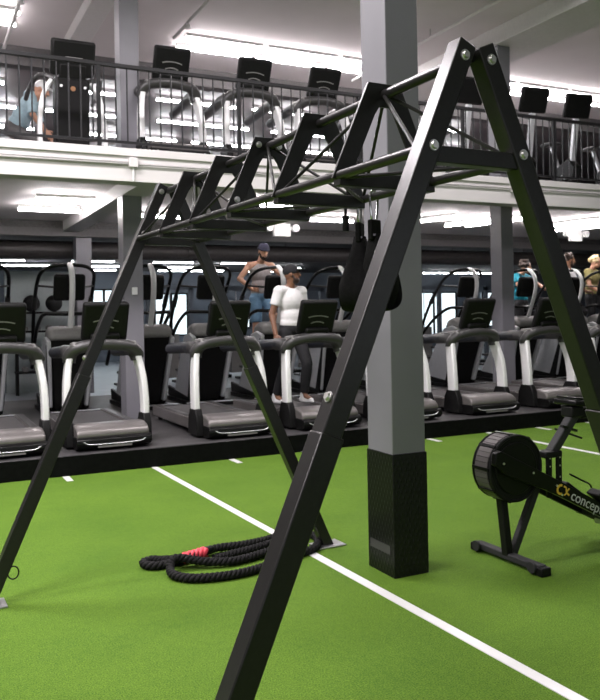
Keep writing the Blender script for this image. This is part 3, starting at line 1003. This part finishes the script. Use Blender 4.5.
# sprinkler pipes on the upper ceiling
for x, l, y1 in ((1.42, 'over the left edge', 13.7), (3.82, 'left of the main pillar', 12.1), (7.62, 'right of the main pillar', 13.0)):
    t = thing('sprinkler_pipe', 'pale sprinkler pipe under the upper ceiling, %s' % l, 'pipe', (x, 8, 5.95))
    MB().cyl((0, -6, 0), (0, y1 - 8, 0), .028, 10).build('pipe', M['beam'], t)
    MB().cyl((0, 3.4, .0), (0, 3.4, -.08), .03, 10).cyl((0, 3.4, -.08), (0, 3.4, -.09), .05, 12).build('sprinkler_head', M['pvc'], t)
    for yy in (-5, -1, 2.5):
        MB().cyl((0, yy, .02), (0, yy, .15), .01, 8).build('hanger', M['conduit'], t)

# duct and exit lights
du = thing('ventilation_duct', 'dark round ventilation duct hanging below the black rear ceiling', 'duct', (8, 15.25, 2.80))
MB().cyl((-16, 0, 0), (20, 0, 0), .17, 20).build('duct_pipe', M['duct'], du)
for i in range(14):
    x = -14 + i * 2.2
    MB().cyl((x - .03, 0, 0), (x + .03, 0, 0), .178, 20).cyl((x, 0, .17), (x, 0, .33), .012, 6).build('duct_strap', M['duct'], du)


def exit_light(loc, label):
    t = thing('emergency_light', label, 'emergency light', loc, 0, 'emergency lights under the balcony')
    MB().bx(-.17, .17, -.04, .04, -.27, -.03).build('sign_box', M['exit'], t, bevel=.012)
    MB().bx(-.06, .06, -.04, .04, -.03, .0).build('mount', M['pvc'], t)
    for s in (-1, 1):
        MB().cyl((s * .17, 0, -.11), (s * .26, 0, -.11), .03, 10).cyl((s * .27, .03, -.11), (s * .27, -.07, -.11), .065, 16, .075).build('lamp_head', M['exit'], t)
    return t


exit_light((6.25, 13.4, 3.25), 'white emergency light box with two lamp heads above the man in the navy beanie')
exit_light((12.85, 12.6, 3.25), 'white emergency light box with two lamp heads above the man in the pale grey t-shirt')

# ------------------------------------------------------------------ things at the back of the ground floor
br = thing('ball_rack', 'black rack holding two medicine balls before the pale partition', 'rack', (2.45, 16.3, .02))
for s in (-1, 1):
    MB().bx(s * .62 - .03, s * .62 + .03, -.05, .05, 0, 1.75).build('post', M['black'], br)
for z in (.45, .85, 1.25, 1.62):
    MB().bx(-.65, .65, -.18, .18, z - .02, z + .02).build('shelf', M['black'], br)
for x, l in ((2.12, 'left'), (2.55, 'right')):
    tag(MB().ell((x, 16.3, 1.825), (.165, .165, .165), 20, 14).build('medicine_ball', M['rubber']), 'black medicine ball on the rack, %s of the two' % l, 'ball', 'medicine balls on the rack')
for zi, z in enumerate((.49, .89, 1.29)):
    for k in range(5):
        x = 1.98 + k * .235
        d = thing('dumbbell', 'small dumbbell on the rack, %s shelf, %s from the left' % (('lowest', 'middle', 'upper')[zi], onm[k]), 'dumbbell', (x, 16.3, z), 0, 'dumbbells on the rack')
        MB().cyl((0, -.1, .04), (0, .1, .04), .015, 8).build('handle', M['chrome'], d)
        for s in (-1, 1):
            MB().cyl((0, s * .06, .04), (0, s * .15, .04), .055, 10).build('weight', M['mgrey'], d)


def cable_machine(x, y, label):
    t = thing('cable_machine', label, 'cable machine', (x, y, .02), 0, 'cable machines at the back')
    for s in (-1, 1):
        MB().bx(s * .5 - .05, s * .5 + .05, -.05, .05, 0, 2.2).build('column', M['navy'], t)
        MB().bx(s * .5 - .2, s * .5 + .2, -.4, .4, 0, .08).build('foot', M['black'], t)
    MB().bx(-.55, .55, -.05, .05, 2.1, 2.22).build('crossbeam', M['navy'], t)
    MB().bx(-.18, .18, -.1, .1, .1, 1.1).build('weight_stack', M['mgrey'], t, bevel=.01)
    MB().cyl((0, 0, 1.1), (0, 0, 2.1), .012, 6).build('cable', M['plate'], t)
    return t


for x, y, l in ((5.3, 17.5, 'dark cable machine at the back, left of the third treadmill console'), (7.2, 18.2, 'dark cable machine at the back, behind the beanie man'),
                (9.3, 18.6, 'dark cable machine at the back, right of the beanie man'), (12.4, 17.6, 'dark cable machine at the back, right of the main pillar'), (15.5, 18.2, 'dark cable machine at the back right')):
    cable_machine(x, y, l)

# ================================================================== PEOPLE


def remesh(mb, name, m, parent, voxel=.008, it=3, label=None):
    o = mb.build('tmp', m)
    for md in list(o.modifiers):
        o.modifiers.remove(md)
    r = o.modifiers.new('r', 'REMESH')
    r.mode = 'VOXEL'
    r.voxel_size = voxel
    s = o.modifiers.new('s', 'SMOOTH')
    s.iterations = it
    s.factor = .5
    dg = bpy.context.evaluated_depsgraph_get()
    me = bpy.data.meshes.new_from_object(o.evaluated_get(dg))
    me.name = name
    bpy.data.objects.remove(o)
    for p in me.polygons:
        p.use_smooth = True
    me.materials.clear()
    me.materials.append(m)
    q = bpy.data.objects.new(name, me)
    C.objects.link(q)
    q.parent = parent
    if label:
        q['label'] = label
    return q


def hand(mb, wrist, d, side, curl=.5):
    """palm with four fingers and a thumb; d = direction of the hand, side = thumb direction"""
    w_ = Vector(wrist)
    d = Vector(d).normalized()
    sd = Vector(side)
    sd = (sd - d * sd.dot(d)).normalized()
    n = d.cross(sd)
    palm = w_ + d * .05
    B = Matrix((sd, d, n)).transposed()
    mb.ell(palm, (.042, .055, .019), 12, 8, B)
    for k, (off, L) in enumerate(((.033, .070), (.011, .080), (-.011, .074), (-.033, .058))):
        b = w_ + d * .088 + sd * off
        m1 = b + (d * math.cos(curl * .7) + n * math.sin(curl * .7)) * L * .5 + sd * off * .12
        m2 = m1 + (d * math.cos(curl * 1.7) + n * math.sin(curl * 1.7)) * L * .5
        mb.cap(b, m1, .0100, .0092, 8)
        mb.cap(m1, m2, .0092, .0080, 8)
    b = w_ + d * .03 + sd * .032
    m1 = b + (sd * .8 + d * .7).normalized() * .035
    m2 = m1 + (sd * .3 + d * 1 + n * .3).normalized() * .030
    mb.cap(b, m1, .0125, .011, 8)
    mb.cap(m1, m2, .011, .009, 8)


def person(label, loc, rz, J, skin, top, bottom, shoes, headrot=(0, 0, 0), sleeves=.45, tank=False, short=True, hat=None, hair=None, beard=None, curl=.8, kmat=None):
    """J: joints in metres, local frame, figure faces -Y. L/R are the figure's own sides (+X is its left)."""
    t = thing('person', label, 'person', loc, rz)
    V = {k: Vector(v) for k, v in J.items()}
    mb = MB()
    # head
    H = V['head']
    HR = (Matrix.Rotation(headrot[2], 3, 'Z') @ Matrix.Rotation(headrot[0], 3, 'X') @ Matrix.Rotation(headrot[1], 3, 'Y'))
    hp = lambda x, y, z: H + HR @ Vector((x, y, z))
    mb.ell(hp(0, .01, .02), (.076, .094, .105), 18, 14, HR)
    mb.ell(hp(0, -.02, -.045), (.058, .066, .070), 16, 12, HR)
    mb.ell(hp(0, -.055, -.085), (.030, .028, .025), 10, 8, HR)
    mb.cap(hp(0, -.088, .015), hp(0, -.108, -.028), .009, .015, 8)
    mb.ell(hp(0, -.088, -.062), (.024, .010, .007), 10, 6, HR)
    for s in (-1, 1):
        mb.ell(hp(s * .077, .012, -.005), (.010, .020, .032), 8, 8, HR)
        mb.ell(hp(s * .030, -.076, .030), (.018, .012, .006), 8, 6, HR)
    nk = V['neck']
    mb.cap(nk + Vector((0, .005, -.03)), hp(0, .015, -.05), .060, .054)
    # torso
    chest, waist, hip = V['chest'], V['waist'], V['hip']
    mb.ell(chest, (.168, .112, .17), 18, 12)
    mb.ell(waist, (.140, .100, .16), 18, 12)
    mb.ell(hip, (.160, .112, .13), 18, 12)
    for s, k in ((1, 'L'), (-1, 'R')):
        sh, el, wr = V['sh' + k], V['el' + k], V['wr' + k]
        mb.cap(nk + Vector((s * .03, .01, -.02)), sh, .052, .060)
        mb.ell(sh, (.066, .066, .066))
        mb.cap(sh, el, .054, .042)
        mb.cap(el, wr, .041, .029)
        hd = (wr - el).normalized()
        if ('hd' + k) in V:
            hd = V['hd' + k]
        hand(mb, wr, hd, V.get('th' + k, Vector((0, -1, .1))), curl)
        hj, kn, an = V['hj' + k], V['kn' + k], V['an' + k]
        mb.cap(hj, kn, .086, .058)
        mb.cap(kn, kn + (an - kn) * .35, .056, .060)
        mb.cap(kn + (an - kn) * .35, an, .060, .038)
        mb.cap(an, an + Vector((0, -.11, -.055)), .036, .034)
    remesh(mb, 'body', skin, t, .0075)
    # eyes
    for s in (-1, 1):
        MB().ell(hp(s * .030, -.083, .022), (.010, .006, .006), 8, 6).build('eye', M['blackgloss'], t)
    # shirt
    sm = MB()
    sm.ell(chest, (.182, .126, .178), 18, 12)
    sm.ell(waist, (.158, .120, .17), 18, 12)
    sm.ell(waist * .45 + hip * .55, (.165, .122, .12), 18, 12)
    for s, k in ((1, 'L'), (-1, 'R')):
        sh, el = V['sh' + k], V['el' + k]
        if tank:
            sm.cap(nk + Vector((s * .065, .01, -.035)), chest + Vector((s * .11, 0, .05)), .040, .075)
        else:
            sm.cap(nk + Vector((s * .045, .01, -.035)), sh, .058, .070)
            sm.ell(sh, (.077, .077, .074))
            sm.tube([sh, sh + (el - sh) * sleeves, sh + (el - sh) * (sleeves * 1.35)], [.072, .070, .068], 14)
    remesh(sm, 'shirt' if not tank else 'tank_top', top, t, .010, 3)
    # bottoms
    pm = MB()
    pm.ell(hip, (.172, .124, .125), 18, 12)
    for s, k in ((1, 'L'), (-1, 'R')):
        hj, kn, an = V['hj' + k], V['kn' + k], V['an' + k]
        if short:
            pm.tube([hj + Vector((0, 0, .04)), hj, hj + (kn - hj) * .5, hj + (kn - hj) * .88], [.096, .102, .098, .096], 14)
        else:
            pm.cap(hj, kn, .100, .072)
            pm.tube([kn, kn + (an - kn) * .4, kn + (an - kn) * .93], [.072, .070, .058], 14)
    remesh(pm, 'shorts' if short else 'trousers', bottom, t, .010, 2)
    for k in ('L', 'R'):
        an = V['an' + k]
        f = MB()
        f.cap(an + Vector((0, .035, -.058)), an + Vector((0, -.13, -.066)), .042, .036)
        f.cap(an + Vector((0, .01, .0)), an + Vector((0, .0, -.05)), .046, .046)
        f.ell(an + Vector((0, -.05, -.078)), (.046, .135, .022))
        remesh(f, 'shoe', shoes, t, .008, 2)
    if hat == 'cap':
        h = MB().ell(hp(0, .012, .045), (.086, .103, .090), 20, 14, HR)
        h.ell(hp(0, -.110, .052), (.066, .068, .010), 14, 8, HR @ Matrix.Rotation(.12, 3, 'X'))
        remesh(h, 'baseball_cap', kmat, t, .006, 2)
    if hat == 'beanie':
        h = MB().ell(hp(0, .012, .058), (.087, .103, .086), 20, 14, HR)
        h.tube([hp(.083 * math.cos(a), .012 + .099 * math.sin(a), .042) for a in [2 * PI * q / 24 for q in range(24)]], .014, 8, True)
        remesh(h, 'beanie', kmat, t, .006, 2)
    if hair:
        h = MB().ell(hp(0, .03, .045), (.087, .098, .095), 20, 14, HR)
        for q in range(26):
            a = random.uniform(0, 2 * PI)
            z = random.uniform(-.03, .11)
            rr = .085 * math.sqrt(max(.05, 1 - (z / .13) ** 2))
            p = (rr * math.cos(a), .04 + rr * math.sin(a) * 1.05, z + .02)
            if p[1] < -.03 and p[2] < .085:
                continue
            h.ell(hp(*p), (.030, .030, .030), 8, 6)
        remesh(h, 'hair', hair, t, .008, 2)
    if beard:
        h = MB().ell(hp(0, -.035, -.082), (.056, .058, .048), 14, 10, HR)
        h.ell(hp(0, -.090, -.047), (.028, .010, .006), 10, 6, HR)
        for s in (-1, 1):
            h.cap(hp(s * .066, -.005, -.01), hp(s * .054, -.04, -.075), .012, .020, 8)
        remesh(h, 'beard', beard, t, .006, 2)
    return t


def stand(h=1.0, **kw):
    J = dict(head=(0, -.02, 1.66), neck=(0, .01, 1.50), chest=(0, .01, 1.32), waist=(0, .01, 1.12), hip=(0, .015, .97),
             shL=(.19, .015, 1.445), shR=(-.19, .015, 1.445), elL=(.25, .03, 1.14), elR=(-.25, .03, 1.14), wrL=(.25, -.06, .90), wrR=(-.25, -.06, .90),
             hjL=(.09, .015, .92), hjR=(-.09, .015, .92), knL=(.10, -.02, .50), knR=(-.10, -.02, .50), anL=(.10, .02, .09), anR=(-.10, .02, .09))
    J.update(kw)
    return J


# man in white t-shirt on the fourth treadmill (mid stride, looking to his left)
person('man in white t-shirt and black cap walking on a treadmill, head turned right', (4.36, 9.10, .362), .28,
       stand(knL=(.11, -.16, .52), anL=(.10, -.10, .12), knR=(-.10, .02, .50), anR=(-.10, .22, .10),
             elL=(.27, .06, 1.16), wrL=(.27, -.14, 1.02), elR=(-.27, .07, 1.15), wrR=(-.29, -.02, .90), thR=(.3, -1, 0)),
       M['skind'], M['tee'], M['cloth'], M['white'], headrot=(-.10, 0, .8), short=False, hat='cap', kmat=M['cloth'], beard=M['hair'], curl=.6)
# man with beanie on the fifth stair climber
person('man in grey tank top, blue shorts and navy beanie on a stair climber, looking down', (4.98, 11.50, .845), 0,
       stand(head=(.015, -.10, 1.665), elR=(-.37, -.02, 1.24), wrR=(-.22, -.20, 1.06), elL=(.36, -.06, 1.28), wrL=(.29, -.29, 1.17), hdL=(.1, -1, .1), thL=(-1, 0, .2), hdR=(.6, -.8, .1), thR=(0, -.3, 1),
             knL=(.11, -.26, .66), anL=(.10, -.06, .28), knR=(-.10, -.02, .50)),
       M['skin'], M['tank'], M['denim'], M['cloth'], headrot=(.35, 0, 0), tank=True, hat='beanie', kmat=M['beanie'], beard=M['hair'], curl=1.2)
person('person in teal top on a stair climber right of the right background pillar', (10.33, 11.50, .70), .4,
       stand(head=(0, -.10, 1.62), elR=(-.33, -.10, 1.28), wrR=(-.30, -.30, 1.12), elL=(.42, -.06, 1.36), wrL=(.40, -.30, 1.20), hdL=(0, -1, -.1), thL=(-1, 0, 0), hdR=(0, -1, -.1), thR=(1, 0, 0),
             knL=(.11, -.26, .66), anL=(.10, -.06, .28)),
       M['skin'], M['teal'], M['cloth'], M['cloth'], headrot=(.2, 0, .6), short=False, hair=M['hair'], sleeves=.6, curl=1.0)
person('dark curly-haired man in pale grey t-shirt on a stair climber at the right', (11.42, 11.38, .80), .5,
       stand(elR=(-.29, -.05, 1.17), wrR=(-.27, -.25, 1.05), elL=(.30, -.05, 1.17), wrL=(.28, -.26, 1.05), hdL=(0, -1, 0), thL=(-1, 0, 0), hdR=(0, -1, 0), thR=(1, 0, 0), knL=(.11, -.24, .66), anL=(.10, -.06, .28)),
       M['skind'], M['greytee'], M['cloth'], M['cloth'], headrot=(.15, 0, .7), short=False, hair=M['hair'], beard=M['hair'], curl=1.0)
person('blond person in olive top on the stair climber at the right edge', (12.16, 11.50, .80), .4,
       stand(head=(0, -.08, 1.64), elR=(-.29, -.05, 1.17), wrR=(-.27, -.25, 1.05), elL=(.30, -.05, 1.17), wrL=(.28, -.26, 1.05), hdL=(0, -1, 0), thL=(-1, 0, 0), hdR=(0, -1, 0), thR=(1, 0, 0), knL=(.11, -.24, .66), anL=(.10, -.06, .28)),
       M['skin'], M['olive'], M['cloth'], M['cloth'], headrot=(.2, 0, .4), short=False, hair=M['blond'], curl=1.0)
# upstairs: crouching, half hidden behind the climber and the railing
person('person in pale blue top and white cap crouching on the upper floor', (1.28, 11.3, 3.456), 1.25,
       stand(head=(0, -.38, 1.18), neck=(0, -.28, 1.08), chest=(0, -.21, .94), waist=(0, -.10, .78), hip=(0, 0, .65), shL=(.18, -.25, 1.06), shR=(-.18, -.25, 1.06),
             elL=(.24, -.30, .78), wrL=(.20, -.45, .58), elR=(-.24, -.30, .78), wrR=(-.20, -.45, .58), hjL=(.09, 0, .61), hjR=(-.09, 0, .61),
             knL=(.11, -.33, .46), knR=(-.11, -.33, .46), anL=(.10, -.06, .09), anR=(-.10, -.06, .09)),
       M['skin'], M['paleblue'], M['header'], M['white'], headrot=(.4, 0, 0), short=False, hat='cap', kmat=M['white'], sleeves=.7)
